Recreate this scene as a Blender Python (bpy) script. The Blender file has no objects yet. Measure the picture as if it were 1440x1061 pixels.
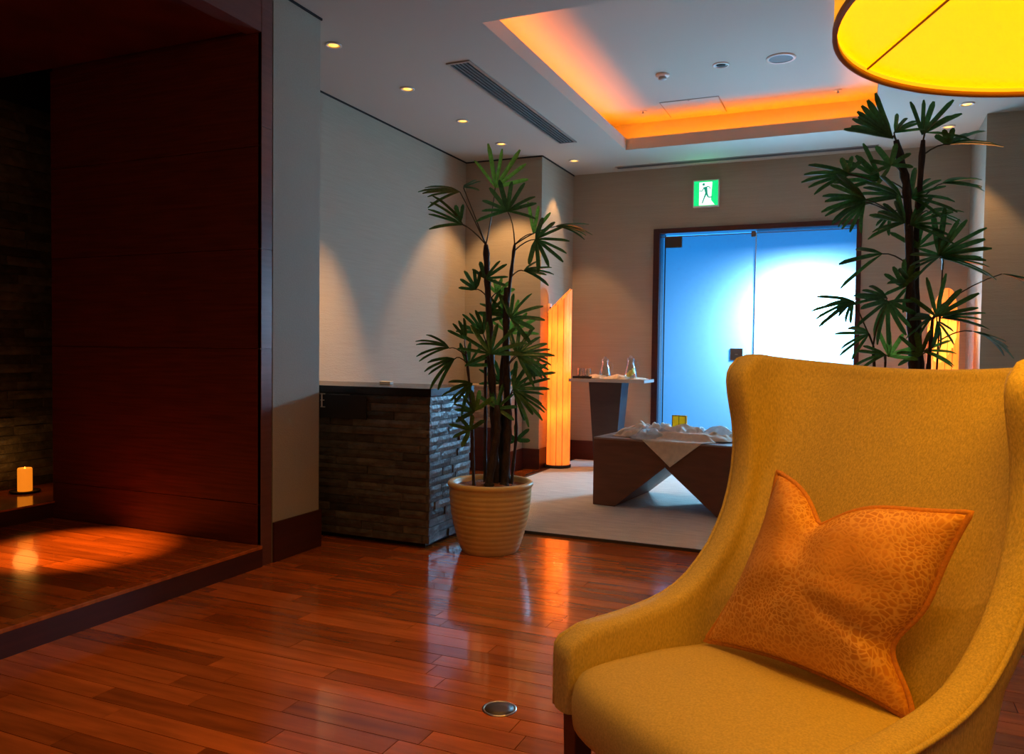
import bpy, bmesh, math, random
from mathutils import Vector, Matrix, Euler, noise
R = random.Random(7)
sc = bpy.context.scene
PI = math.pi

# ------------------------------------------------------------------ camera
cam_d = bpy.data.cameras.new('camera'); cam = bpy.data.objects.new('camera', cam_d)
sc.collection.objects.link(cam); sc.camera = cam
cam_d.sensor_width = 36.0; cam_d.sensor_fit = 'HORIZONTAL'
cam_d.lens = 36.0 * 1118 / 1440; cam_d.clip_start = 0.02
M = Matrix(((0.91707517, -0.02366597, 0.39801138), (0.3985414, 0.02501134, -0.91680924), (0.01174238, 0.999407, 0.03236915)))
cam.matrix_world = Matrix.Translation((0, 0, 1.15)) @ M.to_4x4()
RIGHT = Vector((.917, .3988, 0)).normalized(); FWD = Vector((-RIGHT.y, RIGHT.x, 0)); UP = Vector((0, 0, 1))

# ------------------------------------------------------------------ world, exposure
w = bpy.data.worlds.new('world'); sc.world = w; w.use_nodes = True
w.node_tree.nodes['Background'].inputs[0].default_value = (0.03, 0.38, 1.15, 1)
w.node_tree.nodes['Background'].inputs[1].default_value = 2.3
sc.view_settings.view_transform = 'Standard'; sc.view_settings.look = 'None'
sc.view_settings.gamma = 1; sc.view_settings.exposure = 0; sc.view_settings.use_curve_mapping = False
sc.cycles.use_denoising = True
sc.cycles.max_bounces = 8; sc.cycles.diffuse_bounces = 4; sc.cycles.glossy_bounces = 3
sc.cycles.sample_clamp_indirect = 6.0

# ------------------------------------------------------------------ large lights
def lamp(name, kind, loc, col, energy, size=.1, rot=None, sy=None, aim=None, spot=None, blend=.6):
    d = bpy.data.lights.new(name, kind); d.energy = energy; d.color = col
    if kind == 'AREA':
        d.size = size
        if sy: d.shape = 'RECTANGLE'; d.size_y = sy
    else: d.shadow_soft_size = size
    if kind == 'SPOT': d.spot_size = spot; d.spot_blend = blend
    o = bpy.data.objects.new(name, d); sc.collection.objects.link(o); o.location = loc
    if aim is not None: o.rotation_euler = (Vector(aim) - Vector(loc)).to_track_quat('-Z', 'Y').to_euler()
    elif rot: o.rotation_euler = rot
    return o
WARM = (1.0, .56, .22)
lamp('daylight_beyond_door', 'AREA', (-.47, 8.50, 1.66), (.26, .64, 1.0), 600, .42, aim=(-.46, 8.0, 1.36), sy=.25)
lamp('ceiling_lamp_behind', 'AREA', (-1.4, -.6, 2.9), (1.0, .42, .10), 13, 1.2, aim=(-1.8, 1.6, 0), sy=1.2)
for _p in ((-1.75, 2.5), (-.8, 1.6), (-1.15, 3.3)):
    lamp('added_floor_fill', 'SPOT', (*_p, 3.0), (1.0, .44, .10), 50, .04, aim=(*_p, 0), spot=math.radians(84), blend=1)  # added spots out of view, they brighten the near floor
COVE_E = 5.2
CO = (1.0, .20, .001)
lamp('cove_strip_light', 'AREA', (-2.13, 5.73, 3.10), CO, COVE_E * 3.1, .03, rot=(PI, 0, 0), sy=3.1)
lamp('cove_strip_light', 'AREA', (.19, 5.73, 3.10), CO, COVE_E * 3.1, .03, rot=(PI, 0, 0), sy=3.1)
lamp('cove_strip_light', 'AREA', (-.97, 7.38, 3.10), CO, COVE_E * 2.1, 2.1, rot=(PI, 0, 0), sy=.03)
lamp('cove_strip_light', 'AREA', (-.97, 4.08, 3.10), CO, COVE_E * 2.1, 2.1, rot=(PI, 0, 0), sy=.03)

# ------------------------------------------------------------------ materials
def mat(name, col, rough=.6, metal=0, var=.0, scale=(8, 8, 8), bump=0, bscale=None, coord='Object', emit=None, es=1,
        trans=0, spec=.5, coat=0, alpha=None, objrand=0, transl=0, detail=4, wave=None):
    m = bpy.data.materials.new(name); m.use_nodes = True; nt = m.node_tree; N = nt.nodes; L = nt.links
    p = N['Principled BSDF']; p.inputs['Roughness'].default_value = rough; p.inputs['Metallic'].default_value = metal
    p.inputs['Base Color'].default_value = (*col, 1); p.inputs['Specular IOR Level'].default_value = spec
    p.inputs['Coat Weight'].default_value = coat; p.inputs['Coat Roughness'].default_value = .07
    if trans: p.inputs['Transmission Weight'].default_value = trans
    if alpha is not None: p.inputs['Alpha'].default_value = alpha
    if emit: p.inputs['Emission Color'].default_value = (*emit, 1); p.inputs['Emission Strength'].default_value = es
    vec = None
    if var or bump or objrand or wave:
        if coord == 'World': g = N.new('ShaderNodeNewGeometry'); src = g.outputs['Position']
        else: g = N.new('ShaderNodeTexCoord'); src = g.outputs[coord]
        mp = N.new('ShaderNodeMapping'); mp.inputs['Scale'].default_value = scale; L.new(src, mp.inputs[0])
        vec = mp.outputs[0]
        if objrand:
            oi = N.new('ShaderNodeObjectInfo'); ad = N.new('ShaderNodeVectorMath'); ad.operation = 'MULTIPLY_ADD'
            L.new(oi.outputs['Random'], ad.inputs[0]); ad.inputs[1].default_value = (37, 21, 55); L.new(vec, ad.inputs[2]); vec = ad.outputs[0]
    col_out = None
    if var:
        n = N.new('ShaderNodeTexNoise'); n.inputs['Scale'].default_value = 1; n.inputs['Detail'].default_value = detail; L.new(vec, n.inputs['Vector'])
        r = N.new('ShaderNodeValToRGB'); r.color_ramp.elements[0].position = .3; r.color_ramp.elements[1].position = .7
        r.color_ramp.elements[0].color = (*[c * (1 - var) for c in col], 1); r.color_ramp.elements[1].color = (*[min(1, c * (1 + var)) for c in col], 1)
        L.new(n.outputs['Fac'], r.inputs[0]); col_out = r.outputs[0]
    if objrand:
        mr = N.new('ShaderNodeMapRange'); mr.inputs['To Min'].default_value = 1 - objrand; mr.inputs['To Max'].default_value = 1 + objrand * .8
        L.new(oi.outputs['Random'], mr.inputs['Value'])
        hs = N.new('ShaderNodeHueSaturation'); L.new(mr.outputs[0], hs.inputs['Value'])
        if col_out: L.new(col_out, hs.inputs['Color'])
        else: hs.inputs['Color'].default_value = (*col, 1)
        col_out = hs.outputs[0]
    if col_out: L.new(col_out, p.inputs['Base Color'])
    if bump:
        mb = N.new('ShaderNodeMapping'); mb.inputs['Scale'].default_value = bscale or scale; L.new(src, mb.inputs[0])
        nb = N.new('ShaderNodeTexNoise'); nb.inputs['Scale'].default_value = 1; nb.inputs['Detail'].default_value = 5; L.new(mb.outputs[0], nb.inputs['Vector'])
        b = N.new('ShaderNodeBump'); b.inputs['Strength'].default_value = bump; b.inputs['Distance'].default_value = .01
        L.new(nb.outputs['Fac'], b.inputs['Height']); L.new(b.outputs[0], p.inputs['Normal'])
    if transl:
        t = N.new('ShaderNodeBsdfTranslucent'); t.inputs[0].default_value = (*[min(1, c * 1.2) for c in col], 1)
        if col_out: L.new(col_out, t.inputs[0])
        mx = N.new('ShaderNodeMixShader'); mx.inputs[0].default_value = transl
        L.new(p.outputs[0], mx.inputs[1]); L.new(t.outputs[0], mx.inputs[2]); L.new(mx.outputs[0], N['Material Output'].inputs[0])
    return m
m_wall = mat('wallpaper', (.37, .325, .245), .8, var=.05, scale=(3, 3, 90), coord='World', bump=.25, bscale=(30, 30, 260))
m_wallp = mat('wallpaper_pier', (.36, .345, .27), .8, var=.04, scale=(120, 120, 120), coord='World', bump=.15)
m_ceil = mat('ceiling_paint', (.47, .455, .39), .85)
m_ceil2 = mat('ceiling_paint_tray', (.47, .455, .39), .85)
m_floorw = mat('jatoba_plank', (.46, .112, .017), .17, var=.28, scale=(3, 26, 3), coord='World', objrand=.34, bump=.04, bscale=(6, 60, 6), spec=.5, coat=.65)
m_floorn = mat('floor_substrate', (.05, .02, .01), .7)
STUFF = [mat('jatoba_tone', (.46 * k, .112 * k, .017 * k), .17, var=.28, scale=(3, 26, 3), coord='World', coat=.65) for k in (.62, .85, 1.05, 1.3)]
m_redwood = mat('red_wood_panel', (.11, .018, .010), .5, var=.35, scale=(3, 3, 70), coord='World', bump=.08)
m_jamb = mat('polished_wood_jamb', (.15, .06, .05), .32, var=.15, scale=(3, 3, 60), coord='World')
m_base = mat('dark_red_baseboard', (.06, .012, .007), .5, var=.2, scale=(2, 2, 40), coord='World')
m_stone = mat('slate', (.085, .084, .082), .42, spec=.6, var=.4, scale=(16, 16, 20), coord='World', bump=.5, bscale=(45, 45, 45), objrand=.55)
m_stoneb = mat('warm_sandstone', (.36, .28, .19), .8, var=.3, scale=(14, 14, 40), coord='World', bump=.6, bscale=(40, 40, 60), objrand=.15)
m_black = mat('black_granite', (.012, .012, .013), .25)
m_blackm = mat('black_matt', (.01, .01, .01), .6)
m_carpet = mat('pale_carpet', (.66, .61, .52), .95, var=.12, scale=(6, 30, 6), coord='World', bump=.5, bscale=(120, 120, 120))
m_carpete = mat('carpet_edge', (.05, .04, .035), .9)
m_white = mat('white_plastic', (.75, .73, .70), .4)
m_grey = mat('grey_metal', (.35, .34, .33), .4, metal=.6)
m_slatg = mat('vent_grey', (.16, .155, .15), .7)
m_dark = mat('dark_void', (.01, .01, .01), .9)
m_steel = mat('brushed_steel', (.55, .52, .47), .28, metal=1, var=.08, scale=(200, 10, 10))
m_bronze = mat('bronze', (.22, .19, .17), .45, metal=.7)
m_cap = mat('dark_cap', (.07, .06, .045), .45, metal=.4)
m_doorw = mat('door_frame_wood', (.045, .010, .009), .35, var=.2, scale=(3, 3, 40), coord='World')
m_bench = mat('brown_leatherette', (.15, .052, .026), .5, var=.18, scale=(5, 5, 30), coord='World', bump=.1, bscale=(90, 90, 90))
m_benchs = mat('bench_top_lacquer', (.26, .19, .16), .3, var=.08, scale=(5, 5, 5))
m_table = mat('dark_table_leg', (.05, .03, .026), .4, var=.15, scale=(4, 4, 20))
m_ttop = mat('table_top', (.42, .36, .32), .2)
m_napkin = mat('beige_linen', (.74, .62, .48), .85, var=.1, scale=(30, 30, 30), bump=.2, bscale=(160, 160, 160))
m_cloth = mat('white_linen', (.80, .80, .78), .85, var=.06, scale=(20, 20, 20), bump=.2, bscale=(140, 140, 140))
m_organza = mat('organza', (.80, .84, .86), .4, alpha=.42, transl=.35, var=.15, scale=(18, 18, 18))
m_yellow = mat('yellow_card', (.95, .58, .06), .5, transl=.6)
m_ivory = mat('ivory_card', (.75, .70, .58), .6)
m_fabric = mat('cream_weave', (.65, .54, .21), .85, var=.2, scale=(300, 300, 120), bump=.32, bscale=(560, 560, 110), spec=.25)
m_seatf = mat('cream_seat_weave', (.65, .54, .21), .85, var=.14, scale=(230, 230, 230), bump=.3, bscale=(520, 520, 520), spec=.25)
m_legw = mat('chair_leg_wood', (.07, .02, .014), .3, var=.25, scale=(6, 6, 40))
m_pot = mat('cream_ceramic', (.70, .51, .19), .42, var=.08, scale=(12, 12, 4))
m_soil = mat('bark_mulch', (.26, .10, .035), .95, var=.6, scale=(50, 50, 50), bump=.9, bscale=(70, 70, 70))
m_leaf = mat('palm_leaf', (.045, .15, .028), .3, var=.3, scale=(14, 14, 14), transl=.18, objrand=.3, spec=.5)
m_leaf_lit = mat('backlit_palm_leaf', (.14, .30, .035), .42, var=.25, scale=(14, 14, 14), transl=.45, objrand=.2, spec=.35)  # same leaf, green lightened to paint in the backlight on some fronds
m_stem = mat('fibrous_stem', (.035, .022, .016), .7, var=.5, scale=(60, 60, 18), bump=.8, bscale=(120, 120, 40))
m_pet = mat('petiole', (.06, .055, .02), .5)
m_gold = mat('downlight_reflector', (.7, .5, .25), .3, metal=.8, emit=(1, .42, .05), es=.7)
m_lampface = mat('downlight_lamp', (1, .8, .4), .4, emit=(1.0, .50, .06), es=2.2)
m_slat = mat('lantern_veneer', (.80, .52, .26), .6, var=.25, scale=(10, 10, 4), transl=.6, emit=(1.0, .20, .02), es=1.7)
m_batten = mat('thin_batten', (.30, .14, .05), .6)
m_wax = mat('candle_wax', (.8, .45, .15), .5, emit=(1.0, .24, .01), es=.85)
m_flame = mat('candle_flame', (1, .6, .2), .5, emit=(1.0, .35, .03), es=3)
def clear():
    m = bpy.data.materials.new('clear_glass'); m.use_nodes = True; nt = m.node_tree; N = nt.nodes; L = nt.links; N.remove(N['Principled BSDF'])
    t = N.new('ShaderNodeBsdfTransparent'); t.inputs[0].default_value = (.93, .95, .95, 1); g = N.new('ShaderNodeBsdfGlossy'); g.inputs['Roughness'].default_value = .04
    lw = N.new('ShaderNodeLayerWeight'); lw.inputs[0].default_value = .30; mx = N.new('ShaderNodeMixShader')
    L.new(lw.outputs['Facing'], mx.inputs[0]); L.new(t.outputs[0], mx.inputs[1]); L.new(g.outputs[0], mx.inputs[2]); L.new(mx.outputs[0], N['Material Output'].inputs[0]); return m
m_glassw = clear()
m_lemon = mat('lemon_slice', (.85, .68, .12), .5, emit=(.8, .5, .05), es=.0)
m_eg = mat('exit_green', (.0, .4, .15), .4, emit=(.0, .80, .22), es=1.0)
m_ew = mat('exit_white', (.9, 1, .95), .4, emit=(.85, 1, .95), es=1.1)
m_ef = mat('exit_figure', (.0, .3, .15), .4, emit=(.0, .30, .22), es=.8)
m_cable = mat('cable', (.02, .02, .02), .5)

# frosted glass: light scattered through, fine speckle
def frosted():
    m = bpy.data.materials.new('frosted_glass'); m.use_nodes = True; nt = m.node_tree; N = nt.nodes; L = nt.links
    N.remove(N['Principled BSDF'])
    t = N.new('ShaderNodeBsdfTranslucent'); g = N.new('ShaderNodeBsdfGlossy'); g.inputs['Roughness'].default_value = .15; g.inputs[0].default_value = (.8, .8, .8, 1)
    geo = N.new('ShaderNodeNewGeometry'); n = N.new('ShaderNodeTexNoise'); n.inputs['Scale'].default_value = 26; n.inputs['Detail'].default_value = 8; n.inputs['Roughness'].default_value = .7
    L.new(geo.outputs['Position'], n.inputs['Vector'])
    r = N.new('ShaderNodeValToRGB'); r.color_ramp.elements[0].position = .33; r.color_ramp.elements[0].color = (.20, .21, .215, 1)
    r.color_ramp.elements[1].position = .5; r.color_ramp.elements[1].color = (.225, .235, .24, 1)
    L.new(n.outputs['Fac'], r.inputs[0]); L.new(r.outputs[0], t.inputs[0])
    mx = N.new('ShaderNodeMixShader'); mx.inputs[0].default_value = .05
    L.new(t.outputs[0], mx.inputs[1]); L.new(g.outputs[0], mx.inputs[2])
    tp = N.new('ShaderNodeBsdfTransparent'); m2 = N.new('ShaderNodeMixShader'); m2.inputs[0].default_value = .40
    L.new(mx.outputs[0], m2.inputs[1]); L.new(tp.outputs[0], m2.inputs[2]); L.new(m2.outputs[0], N['Material Output'].inputs[0])
    return m
m_frost = frosted()

# damask pillow: raised cell pattern
def pillow_mat():
    m = mat('orange_jacquard', (.70, .31, .06), .5, spec=.35); nt = m.node_tree; N = nt.nodes; L = nt.links; p = N['Principled BSDF']
    tc = N.new('ShaderNodeTexCoord'); no = N.new('ShaderNodeTexNoise'); no.inputs['Scale'].default_value = 9
    L.new(tc.outputs['Object'], no.inputs['Vector'])
    mxv = N.new('ShaderNodeMix'); mxv.data_type = 'VECTOR'; mxv.inputs['Factor'].default_value = .06
    L.new(tc.outputs['Object'], mxv.inputs[4]); L.new(no.outputs['Color'], mxv.inputs[5])
    v = N.new('ShaderNodeTexVoronoi'); v.feature = 'DISTANCE_TO_EDGE'; v.inputs['Scale'].default_value = 98
    L.new(mxv.outputs[1], v.inputs['Vector'])
    r = N.new('ShaderNodeValToRGB'); r.color_ramp.elements[0].position = .05; r.color_ramp.elements[0].color = (.92, .56, .19, 1)
    r.color_ramp.elements[1].position = .16; r.color_ramp.elements[1].color = (.64, .27, .05, 1)
    L.new(v.outputs['Distance'], r.inputs[0])
    n2 = N.new('ShaderNodeTexNoise'); n2.inputs['Scale'].default_value = 6; L.new(tc.outputs['Object'], n2.inputs['Vector'])
    r2 = N.new('ShaderNodeValToRGB'); r2.color_ramp.elements[0].position = .30; r2.color_ramp.elements[1].position = .60
    L.new(n2.outputs['Fac'], r2.inputs[0])
    mc = N.new('ShaderNodeMix'); mc.data_type = 'RGBA'; L.new(r2.outputs[0], mc.inputs['Factor']); mc.inputs[6].default_value = (.73, .35, .08, 1)
    L.new(r.outputs[0], mc.inputs[7]); L.new(mc.outputs[2], p.inputs['Base Color'])
    b = N.new('ShaderNodeBump'); b.inputs['Strength'].default_value = .35; b.inputs['Distance'].default_value = .004
    L.new(v.outputs['Distance'], b.inputs['Height']); L.new(b.outputs[0], p.inputs['Normal'])
    return m
m_pillow = pillow_mat()
m_pipe = mat('orange_piping', (.66, .28, .05), .55, var=.15, scale=(200, 200, 200))

# ------------------------------------------------------------------ mesh helpers
def link(name, me, m=None, parent=None, smooth=False):
    o = bpy.data.objects.new(name, me); sc.collection.objects.link(o)
    if m and not me.materials: me.materials.append(m)
    if parent: o.parent = parent
    if smooth: me.shade_smooth()
    return o
def pyd(vs, fs, name='mesh'):
    me = bpy.data.meshes.new(name); me.from_pydata([tuple(v) for v in vs], [], fs); me.update(); return me
BF = [(0, 3, 2, 1), (4, 5, 6, 7), (0, 1, 5, 4), (1, 2, 6, 5), (2, 3, 7, 6), (3, 0, 4, 7)]
class MB:
    def __init__(s): s.v = []; s.f = []; s.mi = []
    def box(s, a, b, mi=0):
        x0, y0, z0 = a; x1, y1, z1 = b; k = len(s.v)
        s.v += [(x0, y0, z0), (x1, y0, z0), (x1, y1, z0), (x0, y1, z0), (x0, y0, z1), (x1, y0, z1), (x1, y1, z1), (x0, y1, z1)]
        s.f += [tuple(i + k for i in f) for f in BF]; s.mi += [mi] * 6; return s
    def add(s, vs, fs, mi=0):
        k = len(s.v); s.v += [tuple(v) for v in vs]; s.f += [tuple(i + k for i in f) for f in fs]; s.mi += [mi] * len(fs); return s
    def lathe(s, prof, n=32, c=(0, 0), cap=True):
        k = len(s.v)
        for r, z in prof:
            for i in range(n):
                a = 2 * PI * i / n; s.v.append((c[0] + r * math.cos(a), c[1] + r * math.sin(a), z))
        for j in range(len(prof) - 1):
            for i in range(n):
                i2 = (i + 1) % n; s.f.append((k + j * n + i, k + j * n + i2, k + (j + 1) * n + i2, k + (j + 1) * n + i)); s.mi.append(0)
        if cap:
            s.f.append(tuple(k + i for i in reversed(range(n)))); s.mi.append(0)
            s.f.append(tuple(k + (len(prof) - 1) * n + i for i in range(n))); s.mi.append(0)
        return s
    def tube(s, pts, r, n=8, close=False, cap=True):
        pts = [Vector(p) for p in pts]; rr = r if isinstance(r, (list, tuple)) else [r] * len(pts); k = len(s.v); m_ = len(pts)
        up = Vector((.13, .27, .95))
        for i, p in enumerate(pts):
            a = pts[(i - 1) % m_] if (close or i) else p; b = pts[(i + 1) % m_] if (close or i < m_ - 1) else p
            t = (b - a); t = t.normalized() if t.length > 1e-9 else Vector((0, 0, 1))
            if abs(t.dot(up)) > .97: up = Vector((.9, .3, .1))
            u = t.cross(up).normalized(); w_ = t.cross(u).normalized(); up = -w_ if (-w_).dot(up) > 0 else w_
            u = t.cross(up).normalized(); w_ = t.cross(u)
            for q in range(n):
                an = 2 * PI * q / n; s.v.append(tuple(p + (u * math.cos(an) + w_ * math.sin(an)) * rr[i]))
        for j in range(m_ if close else m_ - 1):
            j2 = (j + 1) % m_
            for q in range(n):
                q2 = (q + 1) % n; s.f.append((k + j * n + q, k + j * n + q2, k + j2 * n + q2, k + j2 * n + q)); s.mi.append(0)
        if cap and not close:
            s.f.append(tuple(k + i for i in reversed(range(n)))); s.f.append(tuple(k + (m_ - 1) * n + i for i in range(n))); s.mi += [0, 0]
        return s
    def me(s, name='mesh'):
        me = pyd(s.v, s.f, name); me.polygons.foreach_set('material_index', s.mi); return me
    def build(s, name, m, parent=None, smooth=False, bevel=0, seg=2):
        me = s.me(name); o = link(name, me, None, parent, smooth)
        for x in (m if isinstance(m, (list, tuple)) else [m]): me.materials.append(x)
        if bevel:
            b = o.modifiers.new('bevel', 'BEVEL'); b.width = bevel; b.segments = seg; b.limit_method = 'ANGLE'
        return o
def B(name, a, b, m, parent=None, bevel=0):
    return MB().box(a, b).build(name, m, parent, bevel=bevel)
def empty(name, loc=(0, 0, 0), rz=0, label=None, cat=None, group=None):
    o = bpy.data.objects.new(name, None); sc.collection.objects.link(o); o.location = loc; o.rotation_euler = (0, 0, rz); o.empty_display_size = .1
    return tag(o, label, cat, group)
def tag(o, label=None, cat=None, group=None):
    if label: o['label'] = label
    if cat: o['category'] = cat
    if group: o['group'] = group
    return o
def struct(o): o['kind'] = 'structure'; return o
def stuff(o): o['kind'] = 'stuff'; return o
unit = MB().box((0, 0, 0), (1, 1, 1)).me('plank_mesh'); unit.materials.append(m_floorw)
def cell(me, name, a, b, parent):
    o = bpy.data.objects.new(name, me); sc.collection.objects.link(o); o.parent = parent
    o.location = a; o.scale = (b[0] - a[0], b[1] - a[1], b[2] - a[2]); return o

# ================================================================== ROOM SHELL
HC = 3.04; XP = -2.86; XA = -3.65; YB = 7.19; XC = -2.83; YD = 8.12; XE = .88; XR = 1.75; YN = -1.7
floor = struct(B('floor', (-5.3, YN - .1, -.12), (XR + .15, YD + .3, -.016), m_floorn))
# planks run across the room (along X)
W = .09; y = YN; vis = 0; mb = MB()
def in_view(x0, x1, yy):
    return yy > .9 and yy < 4.66 and x1 > max(XP, -1.55 * yy) and x0 < .2 * yy + .15
row = 0
while y < YD - .01:
    y1 = min(y + W, YD); x = (-3.65 if y > 3.3 else XP) - R.uniform(0, .9)
    while x < XR:
        ln = R.uniform(.45, 1.25); a = max(x, -3.65 if y > 3.78 else XP + .001); b = min(x + ln, XR)
        if b - a > .03:
            t = R.uniform(-.0006, .0)
            if in_view(a, b, y): cell(unit, 'plank', (a + .0012, y + .0014, -.016), (b - .0012, y1 - .0014, t), floor); vis += 1
            else: mb.box((a + .001, y + .001, -.016), (b - .001, y1 - .001, t), R.randrange(4))
        x += ln
    y = y1
stuff(mb.build('distant_planks', STUFF, floor))

# raised platform inside the alcove
plat = struct(B('raised_platform', (-4.45, YN, -.016), (XP + .0, 3.29, .094), m_base))
B('riser', (XP, YN, -.016), (XP + .012, 3.29, .095), m_base, plat)
B('nosing', (XP - .05, YN, .094), (XP + .014, 3.29, .112), m_floorw, plat, .003)
y = YN; mb = MB()
while y < 3.28:
    y1 = min(y + W, 3.29); x = -4.45 - R.uniform(0, .8)
    while x < XP - .05:
        ln = R.uniform(.45, 1.25); a = max(x, -4.45); b = min(x + ln, XP - .052)
        if b - a > .03:
            if y > 1.6 and b > -1.5 * y - .1: cell(unit, 'plank', (a + .0012, y + .0014, .094), (b - .0012, y1 - .0014, .1105 + R.uniform(-.0006, 0)), plat)
            else: mb.box((a + .001, y + .001, .094), (b - .001, y1 - .001, .11), R.randrange(4))
        x += ln
    y = y1
stuff(mb.build('distant_planks', STUFF, plat))
ledge = struct(B('ledge', (-5.05, YN, -.016), (-4.45, 4.6, .20), m_base))
B('ledge_top', (-5.05, YN, .20), (-4.435, 4.6, .212), m_floorw, ledge, .003)

# alcove walls
wr = struct(B('wall_alcove_side', (-4.45, 3.302, -.016), (XP - .02, 3.38, HC), m_redwood))
for z0, z1 in ((.112, .325), (.328, 1.146), (1.149, 1.668), (1.671, 2.2), (2.203, 2.783)):
    B('wood_panel', (-4.45, 3.29, z0), (XP - .001, 3.303, z1), m_redwood, wr, .001)
st = struct(B('wall_alcove_back', (-5.2, YN, -.016), (-5.07, 4.75, HC), m_blackm))
struct(B('wall_alcove_end', (-5.07, 4.6, -.016), (XA, 4.75, HC), m_blackm))
struct(B('trim_header', (XP - .10, YN, 2.783), (XP, 3.29, HC), m_jamb))
struct(B('ceiling_alcove', (-5.07, YN, 2.80), (XP - .10, 3.29, 2.9), m_redwood))
# jamb strip + pier
jm = struct(B('trim_jamb', (XP - .02, 3.29, -.016), (XP - .004, 3.372, HC), m_jamb))
for z0, z1 in ((-.016, 1.146), (1.149, 1.668), (1.671, 2.3), (2.303, HC)):
    B('wood_panel', (XP - .005, 3.29, z0), (XP + .002, 3.372, z1), m_jamb, jm, .001)
B('shadow_gap', (XP - .02, 3.372, 0), (XP - .015, 3.382, HC), m_blackm, jm)
struct(B('wall_pier', (XA - .1, 3.382, -.016), (XP, 3.78, HC), m_wallp))
struct(B('baseboard_pier', (XP, 3.382, 0), (XP + .012, 3.792, .215), m_base))
struct(B('wall_left', (XA - .12, 3.78, -.016), (XA, YD + .2, HC), m_wall))
struct(B('baseboard_left', (XA, 3.78, 0), (XA + .012, YB, .2), m_base))
wb = struct(MB().box((XA, YB, -.016), (XC, YD + .2, HC)).build('wall_back_left', m_wall))
struct(B('baseboard_back_left', (XA, YB - .012, 0), (XC, YB, .2), m_base))
struct(B('baseboard_side_left', (XC, YB - .012, 0), (XC + .012, YD, .2), m_base))
# back wall with door opening
DX0, DX1, DZ = -1.95, .01, 2.42
struct(MB().box((XC, YD, -.016), (DX0, YD + .18, HC)).box((DX1, YD, -.016), (XE + .2, YD + .18, HC)).box((DX0, YD, DZ), (DX1, YD + .18, HC)).build('wall_back', m_wall))
struct(B('baseboard_back_1', (XC, YD - .012, 0), (DX0, YD, .2), m_base))
struct(B('baseboard_back_2', (DX1, YD - .012, 0), (XE, YD, .2), m_base))
struct(MB().box((XE, YB, -.016), (XR + .1, YD + .2, HC)).build('wall_back_right', m_wall))
struct(B('baseboard_back_right', (XE - .012, YB - .012, 0), (XR, YB, .2), m_base))
struct(B('baseboard_side_right', (XE - .012, YB, 0), (XE, YD, .2), m_base))
struct(B('wall_right', (XR, YN, -.016), (XR + .12, YB + .1, HC), m_wall))
struct(B('wall_front', (-5.2, YN - .12, -.016), (XR + .12, YN, HC), m_wall))
# ceiling with tray
TX0, TX1, TY0, TY1 = -2.03, .09, 4.18, 7.28; PK = .20; ZU = 3.335
ceil = struct(MB().box((-5.2, YN - .1, HC), (XR + .12, TY0, HC + .025)).box((-5.2, TY1, HC), (XR + .12, YD + .2, HC + .025))
              .box((-5.2, TY0, HC), (TX0, TY1, HC + .025)).box((TX1, TY0, HC), (XR + .12, TY1, HC + .025)).build('ceiling', m_ceil))
for n_, a, b in (('cove_lip', (TX0 - .025, TY0 - .025, HC), (TX0, TY1 + .025, HC + .105)), ('cove_lip', (TX1, TY0 - .025, HC), (TX1 + .025, TY1 + .025, HC + .105)),
                 ('cove_lip', (TX0, TY0 - .025, HC), (TX1, TY0, HC + .105)), ('cove_lip', (TX0, TY1, HC), (TX1, TY1 + .025, HC + .105))):
    B(n_, (a[0] - .0015 if a[0] > TX0 else a[0], a[1] - .0015, a[2] + .0015), (b[0] + .0015, b[1] + .0015, b[2]), m_ceil, ceil)
MB().box((TX0 - PK - .03, TY0 - PK, HC + .025), (TX0 - PK, TY1 + PK, ZU)).box((TX1 + PK, TY0 - PK, HC + .025), (TX1 + PK + .03, TY1 + PK, ZU)) \
    .box((TX0 - PK, TY0 - PK - .03, HC + .025), (TX1 + PK, TY0 - PK, ZU)).box((TX0 - PK, TY1 + PK, HC + .025), (TX1 + PK, TY1 + PK + .03, ZU)).build('tray_side', m_ceil2, ceil)
tray = MB().box((TX0 - PK - .1, TY0 - PK - .1, ZU), (TX1 + PK + .1, TY1 + PK + .1, ZU + .03)).build('tray_panel', m_ceil2, ceil)
for a, b in (((XA, YB - .008, HC - .012), (XC, YB, HC)), ((XC, YB, HC - .012), (XC + .008, YD, HC)), ((XA, 3.78, HC - .012), (XA + .008, YB, HC)), ((XP, 3.38, HC - .012), (XP + .008, 3.788, HC))):
    B('shadow_gap', a, b, m_dark, ceil)

# ------------------------------------------------------------------ door
door = empty('door_1', (0, 0, 0)); struct(door)
MB().box((DX0, YD - .025, 0), (DX0 + .065, YD + .16, DZ)).box((DX1 - .045, YD - .025, 0), (DX1, YD + .16, DZ)).box((DX0 + .065, YD - .025, DZ - .05), (DX1 - .045, YD + .16, DZ)).build('door_frame', m_doorw, door, bevel=.004)
GX0, GX1 = DX0 + .065, DX1 - .045; SM = -.941
B('glass_pane', (GX0 + .050, YD + .03, .01), (SM - .003, YD + .035, DZ - .075), m_frost, door)
B('glass_pane', (SM + .003, YD + .045, .01), (GX1, YD + .05, DZ - .05), m_frost, door)
B('glass_pane', (GX0, YD + .045, .01), (GX0 + .042, YD + .05, DZ - .05), m_frost, door)
B('edge_seal', (GX0 + .042, YD + .028, .01), (GX0 + .050, YD + .05, DZ - .06), m_dark, door)
B('closer_rail', (GX0, YD + .026, DZ - .083), (GX1, YD + .03, DZ - .075), m_bronze, door)
B('patch_fitting', (GX0 + .052, YD + .018, DZ - .19), (GX0 + .052 + .165, YD + .05, DZ - .083), m_cap, door, .002)
B('top_clip', (SM - .045, YD + .018, DZ - .115), (SM - .005, YD + .05, DZ - .06), m_bronze, door, .002)
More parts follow.
